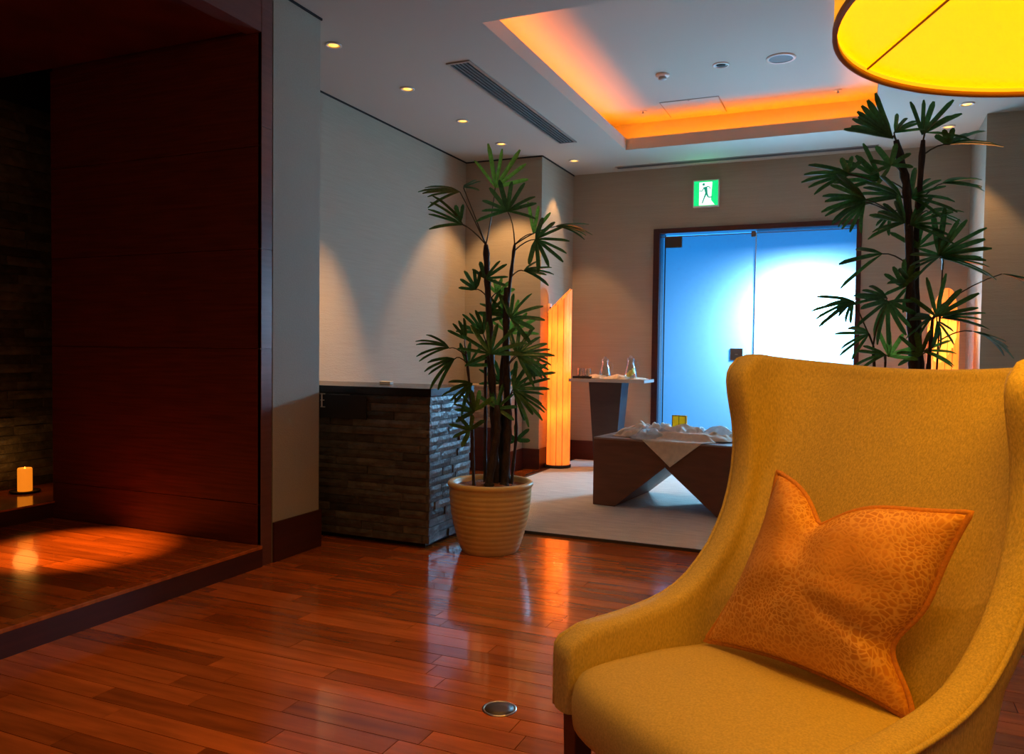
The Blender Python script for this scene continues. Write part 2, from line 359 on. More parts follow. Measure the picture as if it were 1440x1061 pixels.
B('glass_edge', (SM - .003, YD + .028, .01), (SM + .003, YD + .046, DZ - .075), m_white, door)
lk = B('lock_plate', (-1.165, YD + .012, 1.085), (-1.045, YD + .045, 1.205), m_bronze, door, .003)
B('lock_slot', (-1.118, YD + .008, 1.14), (-1.092, YD + .013, 1.15), m_steel, lk)

# carpet
cp = MB().box((-2.72, 4.63, -.01), (XE - .05, YD - .13, .014)).build('area_carpet', m_carpet, bevel=.004)
tag(cp, 'pale beige carpet laid in front of the frosted glass door', 'carpet')
MB().box((-2.735, 4.615, -.008), (XE - .05, 4.63, .016)).box((-2.735, 4.63, -.008), (-2.72, YD - .13, .016)).build('dark_binding', m_carpete, cp)

# ================================================================== STONE COUNTER
def stone_mesh(i):
    rr = random.Random(100 + i); vs = []; fs = []
    nx, nz = 4, 2
    for k in range(nz + 1):
        for j in range(nx + 1):
            ed = (j in (0, nx)) or (k in (0, nz))
            vs.append((j / nx, (.15 if ed else 0) + rr.uniform(0, .13), k / nz))
    for k in range(nz):
        for j in range(nx):
            a = k * (nx + 1) + j; fs.append((a, a + 1, a + nx + 2, a + nx + 1))
    n = len(vs); vs += [(0, 1, 0), (1, 1, 0), (1, 1, 1), (0, 1, 1)]
    T = nz * (nx + 1)
    fs += [tuple([n, n + 1] + list(range(nx, -1, -1))), tuple([n + 2, n + 3] + list(range(T, T + nx + 1))),
           (n + 3, n, 0, (nx + 1), T), (n + 1, n + 2, T + nx, 2 * nx + 1, nx)]
    me = pyd(vs, fs, 'stone'); return me
def stoneset(m):
    out = []
    for i in range(6):
        me = stone_mesh(i); me.materials.append(m); out.append(me)
    return out
ST = stoneset(m_stone); STB = stoneset(m_stoneb)
def ledger(parent, meshes, origin, xdir, length, z0, z1, rh=.043, depth=.022, lmin=.12, lmax=.42, rr=R):
    """rows of split stones on a face; xdir = Vector along the face, stones face to xdir x up"""
    ang = math.atan2(xdir[1], xdir[0]); n = round((z1 - z0) / rh); h = (z1 - z0) / n
    for j in range(n):
        x = -rr.uniform(0, .2)
        while x < length:
            l = rr.uniform(lmin, lmax); a = max(0, x); b = min(length, x + l)
            if length - b < .04: b = length
            if b - a > .025:
                d = depth * rr.uniform(.6, 1.25)
                o = bpy.data.objects.new('stone', rr.choice(meshes)); sc.collection.objects.link(o); o.parent = parent
                px = origin[0] + math.cos(ang) * a + math.sin(ang) * (d - .002); py = origin[1] + math.sin(ang) * a - math.cos(ang) * (d - .002)
                o.location = (px, py, z0 + j * h + .0012); o.rotation_euler = (0, 0, ang); o.scale = (b - a - .0025, d, h - .0024)
            x += l
            if b == length: break
cnt = empty('stone_counter', (-2.9, 4.25, 0), 0, 'dark slate clad reception counter with black top beside the pier', 'counter')
def rel(o, p): o.location = Vector(o.location) - Vector(p.location); return o
core = MB().box((XA + .02 + 2.9, 4.0 - 4.25, .03), (-2.257 + 2.9, 4.50 - 4.25, .882)).build('body', m_blackm, cnt)
MB().box((XA + .02 + 2.9, 4.03 - 4.25, 0), (-2.29 + 2.9, 4.48 - 4.25, .03)).build('plinth', m_blackm, cnt)
MB().box((XA + .015 + 2.9, 3.972 - 4.25, .884), (-2.228 + 2.9, 4.53 - 4.25, .93)).build('counter_top', m_black, cnt, bevel=.003)
ledger(cnt, ST, (XA + .02 + 2.9, 4.0 - 4.25), (1, 0), 1.393, .03, .882, rh=.0475, lmin=.14, lmax=.55)
ledger(cnt, ST, (-2.257 + 2.9, 3.98 - 4.25), (0, 1), .53, .03, .882, rh=.0475, lmin=.12, lmax=.36)
sp = MB().box((-3.5 + 2.9, 3.965 - 4.25, .735), (-2.66 + 2.9, 3.974 - 4.25, .875)).build('sign_plate', m_blackm, cnt)
ex = -2.984 + 2.9; ey = 3.958 - 4.25
lt = MB().box((ex + .004, ey, .797), (ex + .010, ey + .007, .882)).box((ex, ey, .876), (ex + .03, ey + .007, .882)).box((ex, ey, .838), (ex + .024, ey + .007, .843)).box((ex, ey, .797), (ex + .03, ey + .007, .802)).build('sign_letter', m_ivory, sp)
lt['label'] = 'thin pale letter E at the edge of the plate'
cd = MB().box((-2.78, 4.29, .931), (-2.70, 4.33, .950)).build('card_holder', m_ivory, bevel=.002)
tag(cd, 'small ivory card holder lying on the black counter top', 'card holder')

# low stone-faced block behind the palm
lb = empty('low_stone_cabinet', (-3.3, 6.9, 0), 0, 'low cabinet with warm sandstone front behind the left palm', 'cabinet')
MB().box((XA + .01 + 3.3, 6.865 - 6.9, .0), (-3.0 + 3.3, 7.17 - 6.9, .80)).build('body', m_wall, lb)
MB().box((XA + .01 + 3.3, 6.84 - 6.9, .0), (-3.01 + 3.3, 6.865 - 6.9, .42)).build('lower_panel', m_base, lb)
MB().box((XA + .01 + 3.3, 6.83 - 6.9, .80), (-2.98 + 3.3, 7.17 - 6.9, .825)).build('cabinet_top', m_stoneb, lb, bevel=.003)
MB().box((-3.0 + 3.3, 6.84 - 6.9, .0), (-2.99 + 3.3, 7.17 - 6.9, .2)).build('plinth_board', m_base, lb)
ledger(lb, STB, (XA + .01 + 3.3, 6.865 - 6.9), (1, 0), .64, .42, .80, rh=.095, depth=.03, lmin=.2, lmax=.4)
# alcove stone wall: visible part in stones
ledger(st, ST, (-5.07, 3.1), (0, 1), 1.5, .212, 2.72, rh=.058, depth=.03, lmin=.18, lmax=.6)

# ================================================================== CEILING FITTINGS
def downlight(x, y, z, r, label, on=True, group=None):
    o = empty('downlight', (x, y, z), 0, label, 'downlight', group)
    MB().lathe([(r * .78, -.001), (r, -.001), (r, -.006), (r * .80, -.009), (r * .78, -.001)], 28, cap=False).build('trim_ring', m_white, o, True)
    MB().lathe([(r * .78, -.003), (r * .55, -.0015)], 28, cap=False).build('reflector', m_gold if on else m_grey, o, True)
    MB().lathe([(r * .56, -.0035), (r * .56, -.0012)], 24).build('lamp_face', m_lampface if on else m_dark, o, True)
    return o
DL = [(-3.03, 4.135, 'lit downlight nearest the pier in the left ceiling row'), (-3.03, 5.02, 'second lit downlight from the pier in the left row'),
      (-3.02, 5.88, 'third lit downlight from the pier in the left row'), (-3.02, 6.65, 'lit downlight directly above the top of the left palm'),
      (-2.61, 7.49, 'lit downlight in the ceiling corner above the tall lantern'), (.706, 6.855, 'lit downlight right below the edge of the yellow shade'),
      (.64, 7.47, 'lit downlight behind the tip of the right palm')]
for x, y_, l in DL: downlight(x, y_, HC, .052, l)
def wspot(x, y_, aim, e, ang=68, bl=.5, col=(1, .52, .20)):
    lamp('downlight_beam', 'SPOT', (x, y_, HC - .02), col, e, .02, aim=aim, spot=math.radians(ang), blend=bl)
wspot(-3.03, 4.135, (-3.05, 4.2, 0), 8)
wspot(-3.03, 4.86, (-3.30, 4.76, 0), 430, 52, .8)
wspot(-3.02, 5.88, (-2.6, 5.9, 0), 6, 50, .6)
wspot(-3.02, 6.68, (-3.27, 6.84, 0), 105, 80, .4)
wspot(-2.61, 7.49, (-2.66, 7.58, 0), 45, 66, .35)
wspot(.706, 6.855, (.80, 7.0, 0), 45, 66, .35)
wspot(.64, 7.47, (.70, 7.6, 0), 20, 60, .4)
lamp('alcove_downlight_beam', 'SPOT', (-3.62, 2.86, 2.76), (1.0, .36, .05), 900, .02, aim=(-3.66, 2.84, 0), spot=math.radians(23), blend=.9)
# unlit fittings in the tray
downlight(-1.0, 6.2, ZU, .062, 'unlit downlight in the ceiling tray between detector and speaker', on=False)
spk = empty('ceiling_speaker', (-.57, 6.22, ZU), 0, 'round grey ceiling speaker grille in the recessed tray', 'speaker')
MB().lathe([(.085, -.001), (.105, -.001), (.105, -.007), (.085, -.009)], 36, cap=False).build('rim', m_white, spk, True)
MB().lathe([(.086, -.006), (.086, -.001)], 36).build('grille', m_slatg, spk)
det = empty('smoke_detector', (-1.455, 6.25, ZU), 0, 'white round smoke detector in the recessed ceiling tray', 'detector')
MB().lathe([(.052, 0), (.052, -.012), (.042, -.02)], 28).build('base', m_white, det, True)
MB().lathe([(.03, -.02), (.033, -.035), (.02, -.043)], 24).build('sensor_head', m_grey, det, True)
for x, y_, l in ((-1.83, 7.12, 'tiny sprinkler head at the left end of the tray'), (-.2, 7.14, 'tiny sprinkler head at the right end of the tray')):
    s_ = empty('sprinkler_head', (x, y_, ZU), 0, l, 'sprinkler')
    MB().lathe([(.028, -.001), (.026, -.006)], 20).build('escutcheon', m_white, s_, True)
    MB().lathe([(.006, -.006), (.006, -.02), (.014, -.021), (.014, -.024)], 12).build('deflector', m_grey, s_, True)
hx0, hy0, hx1, hy1 = -1.64, 6.93, -1.13, 7.40
hat = empty('access_hatch', (hx0, hy0, ZU), 0, 'square flush access hatch outlined in the ceiling tray', 'hatch')
mb = MB()
for a, b in (((0, 0), (.51, .007)), ((0, .463), (.51, .47)), ((0, 0), (.007, .47)), ((.503, 0), (.51, .47))): mb.box((a[0], a[1], -.0025), (b[0], b[1], .0))
mb.build('joint', m_bronze, hat); MB().box((.009, .009, -.004), (.501, .461, -.0005)).build('hatch_panel', m_ceil2, hat)
MB().lathe([(.008, -.007), (.008, -.003)], 12, (.25, .03)).build('latch', m_grey, hat)
# slot diffuser
dif = empty('slot_diffuser', (-2.52, 4.69, HC), 0, 'long ceiling air diffuser with dark parallel slots left of the tray', 'air vent')
MB().box((0, 0, -.001), (.15, 2.13, -.0)).build('backing', m_dark, dif)
MB().box((-.012, -.012, -.008), (.008, 2.142, 0)).box((.142, -.012, -.008), (.162, 2.142, 0)).box((.008, -.012, -.008), (.142, .008, 0)).box((.008, 2.122, -.008), (.142, 2.142, 0)).build('frame', m_grey, dif)
for k in range(4): MB().box((.0315 + k * .0275, .008, -.008), (.0375 + k * .0275, 2.122, -.001)).build('slat', m_slatg, dif)
d2 = empty('slot_diffuser', (-2.30, 7.90, HC), 0, 'narrow slot diffuser along the ceiling above the glass door', 'air vent')
MB().box((0, 0, -.001), (2.42, .075, 0)).build('backing', m_dark, d2)
MB().box((-.01, -.008, -.007), (2.43, .004, 0)).box((-.01, .071, -.007), (2.43, .083, 0)).box((-.01, .004, -.007), (0, .071, 0)).box((2.42, .004, -.007), (2.43, .071, 0)).build('frame', m_grey, d2)
for k in range(2): MB().box((0, .022 + k * .024, -.007), (2.42, .030 + k * .024, -.001)).build('slat', m_slatg, d2)

# ------------------------------------------------------------------ exit sign
ES = empty('exit_sign', (-1.423, YD, 2.745), 0, 'green glowing exit sign with running figure above the glass door', 'sign')
MB().box((-.128, -.05, -.132), (.128, 0, .135)).build('housing', m_white, ES, bevel=.004)
MB().box((-.118, -.054, -.122), (.118, -.05, .122)).build('green_panel', m_eg, ES)
MB().add([(-.065, -.055, -.118), (.088, -.055, -.118), (.052, -.055, -.07), (.062, -.055, .11), (-.065, -.055, .11)], [(0, 1, 2, 3, 4)]).build('white_doorway', m_ew, ES)
fig = MB()
def limb(p, q, w0, w1):
    p = Vector((p[0], -.0565, p[1])); q = Vector((q[0], -.0565, q[1])); t = (q - p).normalized(); n = Vector((-t.z, 0, t.x))
    fig.add([p + n * w0, p - n * w0, q - n * w1, q + n * w1], [(0, 1, 2, 3)])
fig.add([(-.022 + .013 * math.cos(i * PI / 6), -.0565, .088 + .013 * math.sin(i * PI / 6)) for i in range(12)], [tuple(range(12))])
limb((-.005, .062), (.008, -.005), .018, .010); limb((-.016, .062), (-.036, .022), .005, .004); limb((-.036, .022), (-.062, .026), .004, .004)
limb((.008, .066), (.034, .062), .005, .004); limb((.034, .062), (.044, .040), .004, .004)
limb((.004, 0), (-.016, -.048), .009, .006); limb((-.016, -.048), (-.034, -.098), .006, .005)
limb((.008, 0), (.024, -.040), .009, .006); limb((.024, -.040), (.066, -.040), .006, .005)
fig.build('running_figure', m_ef, ES)
lamp('exit_sign_glow', 'AREA', (-1.42, YD - .09, 2.745), (.15, 1.0, .45), 1.0, .2, aim=(-1.42, 5, 3.3))

# switch and outlet on side wall
sw = empty('wall_thermostat', (XC, 7.42, 1.565), 0, 'white wall thermostat with dark display beside the left lantern', 'thermostat')
MB().box((0, -.045, -.065), (.016, .045, .065)).build('cover', m_white, sw, bevel=.003)
MB().box((.016, -.02, -.015), (.018, .02, .03)).build('display', m_blackm, sw)
ou = empty('wall_outlet', (XC, 7.50, .38), 0, 'dark wall outlet low behind the left lantern', 'outlet')
MB().box((0, -.035, -.055), (.01, .035, .055)).build('cover', m_bronze, ou, bevel=.002)
MB().box((.01, -.012, -.03), (.0125, .012, .03)).build('socket', m_blackm, ou)

# ================================================================== LANTERNS
def lantern(loc, rz, label, E, base_z, amp_x, amp_y):
    o = empty('lantern_lamp', loc, 0, label, 'floor lamp'); n = 12; r = .106
    MB().lathe([(.128, .0), (.132, .005), (.132, .026), (.12, .03)], 32).build('base', m_blackm, o, True)
    for i in range(n):
        a0 = rz + 2 * PI * i / n + .022; a1 = rz + 2 * PI * (i + 1) / n - .022; rr = r + (.006 if i % 3 else -.002) + .010 * i / n
        def zt(a): return base_z + amp_x * math.cos(a) + amp_y * math.sin(a)
        vs = []; pts = [(rr, a0), (rr, (a0 + a1) / 2), (rr, a1), (rr - .004, a1), (rr - .004, (a0 + a1) / 2), (rr - .004, a0)]
        for q, a in pts: vs.append((q * math.cos(a), q * math.sin(a), .028))
        for q, a in pts: vs.append((q * math.cos(a), q * math.sin(a), zt(a)))
        fs = [(5, 4, 3, 2, 1, 0), (6, 7, 8, 9, 10, 11)] + [(k, (k + 1) % 6, (k + 1) % 6 + 6, k + 6) for k in range(6)]
        MB().add(vs, fs).build('veneer_slat', m_slat, o)
    for i in range(n):
        a = rz + 2 * PI * i / n; rr = r + .004
        MB().add([((rr + q) * math.cos(a + e), (rr + q) * math.sin(a + e), zz) for zz in (.03, base_z + amp_x * math.cos(a) + amp_y * math.sin(a) - .01) for q, e in ((-.004, -.012), (.006, -.012), (.006, .012), (-.004, .012))], BF).build('batten', m_batten, o)
    bulb = MB().lathe([(.004, .94), (.022, .95), (.028, .99), (.02, 1.03), (.004, 1.04)], 16).build('bulb', m_lampface, o, True)
    MB().lathe([(.012, .03), (.012, .94)], 10).build('lamp_stem', m_blackm, o)
    for zz, k in ((.99, .55), (.55, .25), (1.35, .2)):
        lamp('lantern_bulb_light', 'POINT', (loc[0], loc[1], zz), (1.0, .42, .08), E * k, .07)
    return o
lantern((-2.69, 7.35, .014), .2, 'tall glowing veneer lantern in the left back corner', 26, 1.64, .10, .06)
lantern((.65, 7.55, .014), .1, 'tall glowing veneer lantern half hidden behind the right palm', 40, 1.40, .10, .30)
cb = tag(MB().tube([(-2.75, 7.24, .022), (-2.79, 7.12, .006), (-2.80, 7.0, .005), (-2.805, 6.8, .005)], .004, 6).build('lamp_cable', m_cable, smooth=True), 'black power cable on the floor by the left lantern', 'cable')

# ================================================================== SIDE TABLE and items
tb = empty('side_table', (-2.19, 7.46, .014), 0, 'narrow pedestal side table standing left of the glass door', 'table')
MB().box((-.37, -.19, .850), (.375, .20, .880)).build('table_top', m_ttop, tb, bevel=.003)
def frustum(x0, x1, y0, y1, z0, X0, X1, Y0, Y1, z1):
    return MB().add([(x0, y0, z0), (x1, y0, z0), (x1, y1, z0), (x0, y1, z0), (X0, Y0, z1), (X1, Y0, z1), (X1, Y1, z1), (X0, Y1, z1)], BF)
frustum(-.125, .075, -.10, .10, 0, -.185, .145, -.13, .13, .850).build('pedestal', m_table, tb, bevel=.003)
TZ = .895
def crumple(name, cx, cy, z, sx, sy, h, seed, m, rz=0, label=None, cat='napkin', group=None, drape=None, n=26, fr=9, parent=None, thick=.003):
    vs = []; fs = []; rr = random.Random(seed); ox = rr.uniform(0, 50)
    for j in range(n + 1):
        for i in range(n + 1):
            u = i / n - .5; v = j / n - .5; rad = min(1, math.hypot(u, v) * 2.0)
            wob = 1 + .22 * noise.noise(Vector((math.atan2(v, u) * 1.3, ox, 3)))
            k = 1 / max(1e-6, math.hypot(u, v) / max(abs(u), abs(v), 1e-6)); k = .5 + .5 * k
            x = u * sx * wob * k; y_ = v * sy * wob * k
            a = noise.noise(Vector((x * fr + ox, y_ * fr * 1.3, ox))); b = abs(noise.noise(Vector((x * fr * 2.3 + ox, y_ * fr * 2.3, ox + 9))))
            rg = 1 - abs(noise.noise(Vector((x * fr * 1.6 + y_ * 6 + ox, y_ * fr * .8 - x * 4, ox + 3)))) * 2.2; zz = h * max(0, 1 - rad ** 2.0) * (.55 + .45 * a) + min(h, .09) * .36 * (.5 + .5 * math.cos(11 * noise.noise(Vector((x * 6 + y_ * 3 + ox, y_ * 4 - x * 2, ox + 3))) + 3 * a)) * (1 - rad ** 6) + .006 * b
            vs.append((x + .02 * noise.noise(Vector((x * 20, y_ * 20, ox))), y_ + .02 * noise.noise(Vector((x * 20, y_ * 20, ox + 4))), max(.001, zz)))
    for j in range(n):
        for i in range(n):
            a = j * (n + 1) + i; fs.append((a, a + 1, a + n + 2, a + n + 1))
    me = pyd(vs, fs, name); o = link(name, me, m, parent, True); o.location = (cx, cy, z); o.rotation_euler = (0, 0, rz)
    s = o.modifiers.new('thickness', 'SOLIDIFY'); s.thickness = thick; s.offset = 1
    if label: tag(o, label, cat, group)
    return o
tr = empty('serving_tray', (-2.50, 7.40, TZ), 0, 'small black tray under two tumblers on the side table', 'tray')
MB().box((-.04, -.07, 0), (.14, .07, .006)).build('tray_base', m_blackm, tr)
MB().box((-.04, -.07, .006), (.14, -.065, .022)).box((-.04, .065, .006), (.14, .07, .022)).box((.135, -.065, .006), (.14, .065, .022)).box((-.04, -.065, .006), (-.035, .065, .022)).build('rim', m_blackm, tr)
def tumbler(x, y_, z, label):
    o = MB().lathe([(.024, 0), (.026, .002), (.033, .09), (.031, .09), (.0245, .006), (.001, .006)], 20, cap=False).build('glass_tumbler', m_glassw, smooth=True)
    o.location = (x, y_, z); return tag(o, label, 'glass')
tumbler(-2.475, 7.38, TZ + .007, 'clear tumbler nearest the lantern on the black tray')
tumbler(-2.41, 7.41, TZ + .007, 'clear tumbler on the right side of the black tray')
crumple('napkin', -2.31, 7.42, TZ, .20, .16, .045, 5, m_napkin, label='folded beige napkin beside the black tray on the side table', n=16)
crumple('napkin', -2.10, 7.37, TZ, .24, .16, .05, 9, m_napkin, label='crumpled beige napkin between the two glass pitchers', n=16)
crumple('napkin', -1.93, 7.40, TZ, .20, .18, .022, 12, m_napkin, label='flat pale napkin under the lemon water pitcher', n=16)
def pitcher(x, y_, z, label, lemon):
    o = empty('glass_pitcher', (x, y_, z), 0, label, 'pitcher')
    pr = [(.058, .0), (.062, .004), (.056, .05), (.042, .11), (.031, .145), (.030, .165), (.038, .18)]
    MB().lathe(pr + [(r_ - .003, z_) for r_, z_ in reversed(pr[1:])] + [(.001, .006)], 28, cap=False).build('glass_body', m_glassw, o, True)
    MB().lathe([(.028, .182), (.034, .184), (.034, .190), (.012, .194), (.014, .212), (.004, .218)], 20).build('lid', m_glassw, o, True)
    MB().tube([(.034, 0, .165), (.06, 0, .160), (.075, 0, .13), (.074, 0, .09), (.058, 0, .055)], .005, 8).build('handle', m_glassw, o, True)
    if lemon:
        for k in range(3):
            q = MB().lathe([(.026, -.003), (.027, 0), (.026, .003)], 18).build('lemon_slice', m_lemon, o, True); q.location = (-.012 + .018 * k, -.014 + .012 * k, .034 + .018 * k); q.rotation_euler = (1.1, .35 * k, .5 * k)
    else:
        MB().lathe([(.05, .006), (.0345, .112), (.001, .112)], 24).build('water', m_glassw, o, True)
    return o
pitcher(-2.245, 7.44, TZ, 'clear glass water pitcher with lid on the side table', False)
pitcher(-1.975, 7.38, TZ + .012, 'glass pitcher with lemon slices at the right of the table', True)

# ================================================================== BENCH
BA = math.radians(-6.2); bn = empty('bench_table', (-1.79, 5.668, .014), BA, 'low brown bench with a V shaped cutout on the carpet', 'bench')
BH = .505; BD = .74
for s in (0, 1):
    q = [(0, 0), (.172, 0), (.553, .318), (.553, BH - .012), (0, BH - .012)]
    if s: q = [(1.106 - a, b) for a, b in reversed(q)]
    sh = -.001 if s == 0 else .001
    vs = [(a + sh, 0, b) for a, b in q] + [(a + sh, BD, b) for a, b in q]
    fs = [(0, 1, 2, 3, 4), (9, 8, 7, 6, 5)] + [((k + 1) % 5, k, k + 5, (k + 1) % 5 + 5) for k in range(5)]
    MB().add(vs, fs).build('block', m_bench, bn, bevel=.003)
MB().box((-.001, -.001, BH - .012), (.5522, BD + .001, BH)).build('top_panel', m_benchs, bn, bevel=.002)
MB().box((.5538, -.001, BH - .012), (1.107, BD + .001, BH)).build('top_panel', m_benchs, bn, bevel=.002)
def bp(x, y_, z=0):
    v = Matrix.Rotation(BA, 3, 'Z') @ Vector((x, y_, 0)); return (-1.79 + v.x, 5.668 + v.y, .014 + BH + z)
# flat napkin whose corner hangs over the front edge
vs = []; fs = []; n = 30; S = .42
for j in range(n + 1):
    for i in range(n + 1):
        u = i / n - .5; v = j / n - .5; x = (u - v) * S * .7071 * 1.0; y_ = (u + v) * S * .7071
        yy = y_ + .07; z = .004 + .004 * noise.noise(Vector((x * 14, y_ * 14, 2)))
        if yy < -.006: z = -(-.006 - yy) * .82 + .004; yy = -.010 - .10 * (-.006 - yy) - .004 * noise.noise(Vector((x * 20, y_ * 9, 7)))
        else: z += .05 * math.exp(-((yy - .17) / .06) ** 2)
        vs.append((x, yy, z))
for j in range(n):
    for i in range(n): a = j * (n + 1) + i; fs.append((a, a + 1, a + n + 2, a + n + 1))
o = link('napkin', pyd(vs, fs), m_napkin, None, True); o.location = bp(.60, 0, .002); o.rotation_euler = (0, 0, BA)
o.modifiers.new('t', 'SOLIDIFY').thickness = .002; tag(o, 'beige napkin with its corner hanging over the bench front', 'napkin')
for k, (x, y_, sx, sy, h, m, l, c) in enumerate([
        (.25, .30, .36, .34, .10, m_napkin, 'crumpled beige napkin at the left end of the bench pile', 'napkin'),
        (.36, .36, .40, .34, .11, m_cloth, 'bunched white cloth on the left half of the bench', 'cloth'),
        (.58, .30, .42, .30, .11, m_cloth, 'grey white cloth bunched below the yellow card', 'cloth'),
        (.84, .26, .44, .26, .055, m_napkin, 'spread beige cloth at the right of the bench pile', 'cloth'),
        (.44, .22, .50, .26, .085, m_organza, 'sheer organza wrap over the middle of the pile', 'wrapping'),
        (.80, .42, .60, .36, .085, m_organza, 'sheer organza wrap at the back right of the bench', 'wrapping')]):
    p = bp(x, y_); crumple('crumpled_cloth' if c != 'wrapping' else 'organza_wrap', p[0], p[1], p[2] + .002 * k, sx, sy, h, 40 + k, m, BA + .2 * k, l, c, n=46, fr=9, thick=.002 if c != 'wrapping' else .0008)
p = bp(.545, .34, 0)
yc = empty('yellow_gift_box', (p[0], p[1], p[2] + .06), BA, 'small yellow square box with ribbon on the cloth pile', 'box')
MB().box((-.052, -.012, 0), (.052, .025, .105)).build('box_body', m_yellow, yc, bevel=.002)
MB().box((-.054, -.0135, -.0), (-.048, -.0115, .105)).box((.048, -.0135, 0), (.054, -.0115, .105)).box((-.054, -.0135, .100), (.054, -.0115, .106)).box((-.003, -.0135, .03), (.003, -.0115, .105)).build('ribbon_edge', mat('straw_ribbon', (.35, .25, .05), .6), yc)
for k in range(6):
    q = MB().add([(0, 0, 0), (.010, .004, .012), (.034, 0, .018), (.012, -.006, .006)], [(0, 1, 2, 3)]).build('sprig_leaf', m_leaf, yc)
    q.location = (-.03 + .014 * k, -.03, .0 + .010 * (k % 3)); q.rotation_euler = (.3 * k, .4, k * 1.1)

# ================================================================== WING CHAIR
O0 = Vector((-.608, 1.699, 0)); ch = empty('wing_chair', O0, 0, 'tall cream wing chair lit yellow by the lamp', 'armchair')
BS = Vector((.596, .803, 0)).normalized(); WS = Vector((.803, -.596, 0)).normalized()
def CH(s, w_, z): return BS * s + WS * w_ + UP * z
CW = .752; T = .066
rows = [(.345, 0), (.38, 0), (.42, 0), (.46, 0), (.485, .002), (.498, .012), (.504, .05), (.509, .10), (.514, .16), (.521, .21), (.530, .26), (.542, .305), (.560, .350),
        (.585, .390), (.615, .425), (.655, .462), (.70, .492), (.75, .516), (.80, .533), (.85, .544), (.90, .549), (.94, .549), (.98, .543), (1.02, .533), (1.05, .526), (1.08, .522), (1.10, .524), (1.115, .532), (1.125, .55)]
def sback(z): return .455 + .245 * max(0, (z - .44)) / .67
ZT = 1.125
NU_S, NU_C, NU_B = 12, 8, 18
def rowpts(z, se):
    sb = sback(z); rs = min(.12, .8 * (sb - se)); rw = .12; wl = T; wr = CW - T; L = []
    for i in range(NU_S): L.append((se + (sb - rs - se) * i / NU_S, wl))
    for i in range(NU_C): a = PI / 2 * i / NU_C; L.append((sb - rs + rs * math.sin(a), wl + rw - rw * math.cos(a)))
    for i in range(NU_B + 1): L.append((sb, wl + rw + (wr - wl - 2 * rw) * i / NU_B))
    for i in range(1, NU_C + 1): a = PI / 2 * (1 - i / NU_C); L.append((sb - rs + rs * math.sin(a), wr - rw + rw * math.cos(a)))
    for i in range(1, NU_S + 1): L.append((sb - rs + (se - sb + rs) * i / NU_S, wr))
    return L
inner = []; outer = []
for z, se in rows:
    L = rowpts(z, se); ri = []; ro = []; nL = len(L)
    for k, (s, w_) in enumerate(L):
        wf = (w_ - T) / (CW - 2 * T); sag = .030 * math.sin(PI * max(0, min(1, wf))) ** .5 * max(0, (z - .8) / (ZT - .8)) ** 2
        zz = z - sag
        a = L[max(0, k - 1)]; b = L[min(nL - 1, k + 1)]; t = Vector((b[0] - a[0], b[1] - a[1])); t = t.normalized() if t.length > 1e-7 else Vector((1, 0))
        n_ = Vector((t.y * 1, -t.x)); # left side going back: t=(1,0) -> n=(0,-1) outward
        th = T * (1.0 if z < .6 else 1.0)
        ri.append(CH(s, w_, zz)); so, wo = s + n_.x * th, w_ + n_.y * th
        ro.append(CH(so, wo, zz))
    inner.append(ri); outer.append(ro)
NR = len(rows); NC = len(inner[0]); vs = []; fs = []
idx = {}
for j in range(NR):
    for i in range(NC): idx['i', j, i] = len(vs); vs.append(inner[j][i])
for j in range(NR):
    for i in range(NC): idx['o', j, i] = len(vs); vs.append(outer[j][i])
for j in range(NR - 1):
    for i in range(NC - 1):
        fs.append((idx['i', j, i], idx['i', j, i + 1], idx['i', j + 1, i + 1], idx['i', j + 1, i]))
        fs.append((idx['o', j, i + 1], idx['o', j, i], idx['o', j + 1, i], idx['o', j + 1, i + 1]))
path = [(j, 0) for j in range(NR)] + [(NR - 1, i) for i in range(1, NC)] + [(j, NC - 1) for j in range(NR - 2, -1, -1)]
def nb(j, i):
    e = Vector((0, 0, 0)); P = inner[j][i]
    if i == 0: e += (inner[j][0] - inner[j][3])
    if i == NC - 1: e += (inner[j][NC - 1] - inner[j][NC - 4])
    if i in (0, NC - 1) and .5 < rows[j][0] < .75:
        jj = min(NR - 1, j + 1); jm_ = max(0, j - 1); tg = (inner[jj][i] - inner[jm_][i]).normalized(); hn = (outer[j][i] - P).normalized(); e = hn.cross(tg)
        if e.dot(Vector((0, 0, 1)) - BS * .5) < 0: e = -e
    if j == NR - 1 and 0 < i < NC - 1: e = UP.copy()
    elif j == NR - 1: e = e.normalized() * .7 + UP
    return e.normalized() if e.length > 1e-6 else -BS
rim = []
for (j, i) in path:
    P = inner[j][i]; Q = outer[j][i]; c = (P + Q) / 2; h = (Q - P) / 2; e = nb(j, i); r = []
    for q in range(1, 8):
        a = PI * q / 8; ca, sa = math.cos(a), math.sin(a)
        ca = math.copysign(abs(ca) ** .7, ca); sa = sa ** .7
        r.append(c - h * ca + e * h.length * .75 * sa)
    rim.append(r)
rid = []
for r in rim:
    row = []
    for p_ in r: row.append(len(vs)); vs.append(p_)
    rid.append(row)
for k in range(len(path) - 1):
    a = [idx['i', path[k][0], path[k][1]]] + rid[k] + [idx['o', path[k][0], path[k][1]]]
    b = [idx['i', path[k + 1][0], path[k + 1][1]]] + rid[k + 1] + [idx['o', path[k + 1][0], path[k + 1][1]]]
    for q in range(len(a) - 1): fs.append((a[q], a[q + 1], b[q + 1], b[q]))
for i in range(NC - 1): fs.append((idx['i', 0, i + 1], idx['i', 0, i], idx['o', 0, i], idx['o', 0, i + 1]))
me = pyd(vs, fs, 'shell'); bm = bmesh.new(); bm.from_mesh(me); bmesh.ops.recalc_face_normals(bm, faces=bm.faces); bm.to_mesh(me); bm.free()
sh = link('upholstered_shell', me, m_fabric, ch, True)
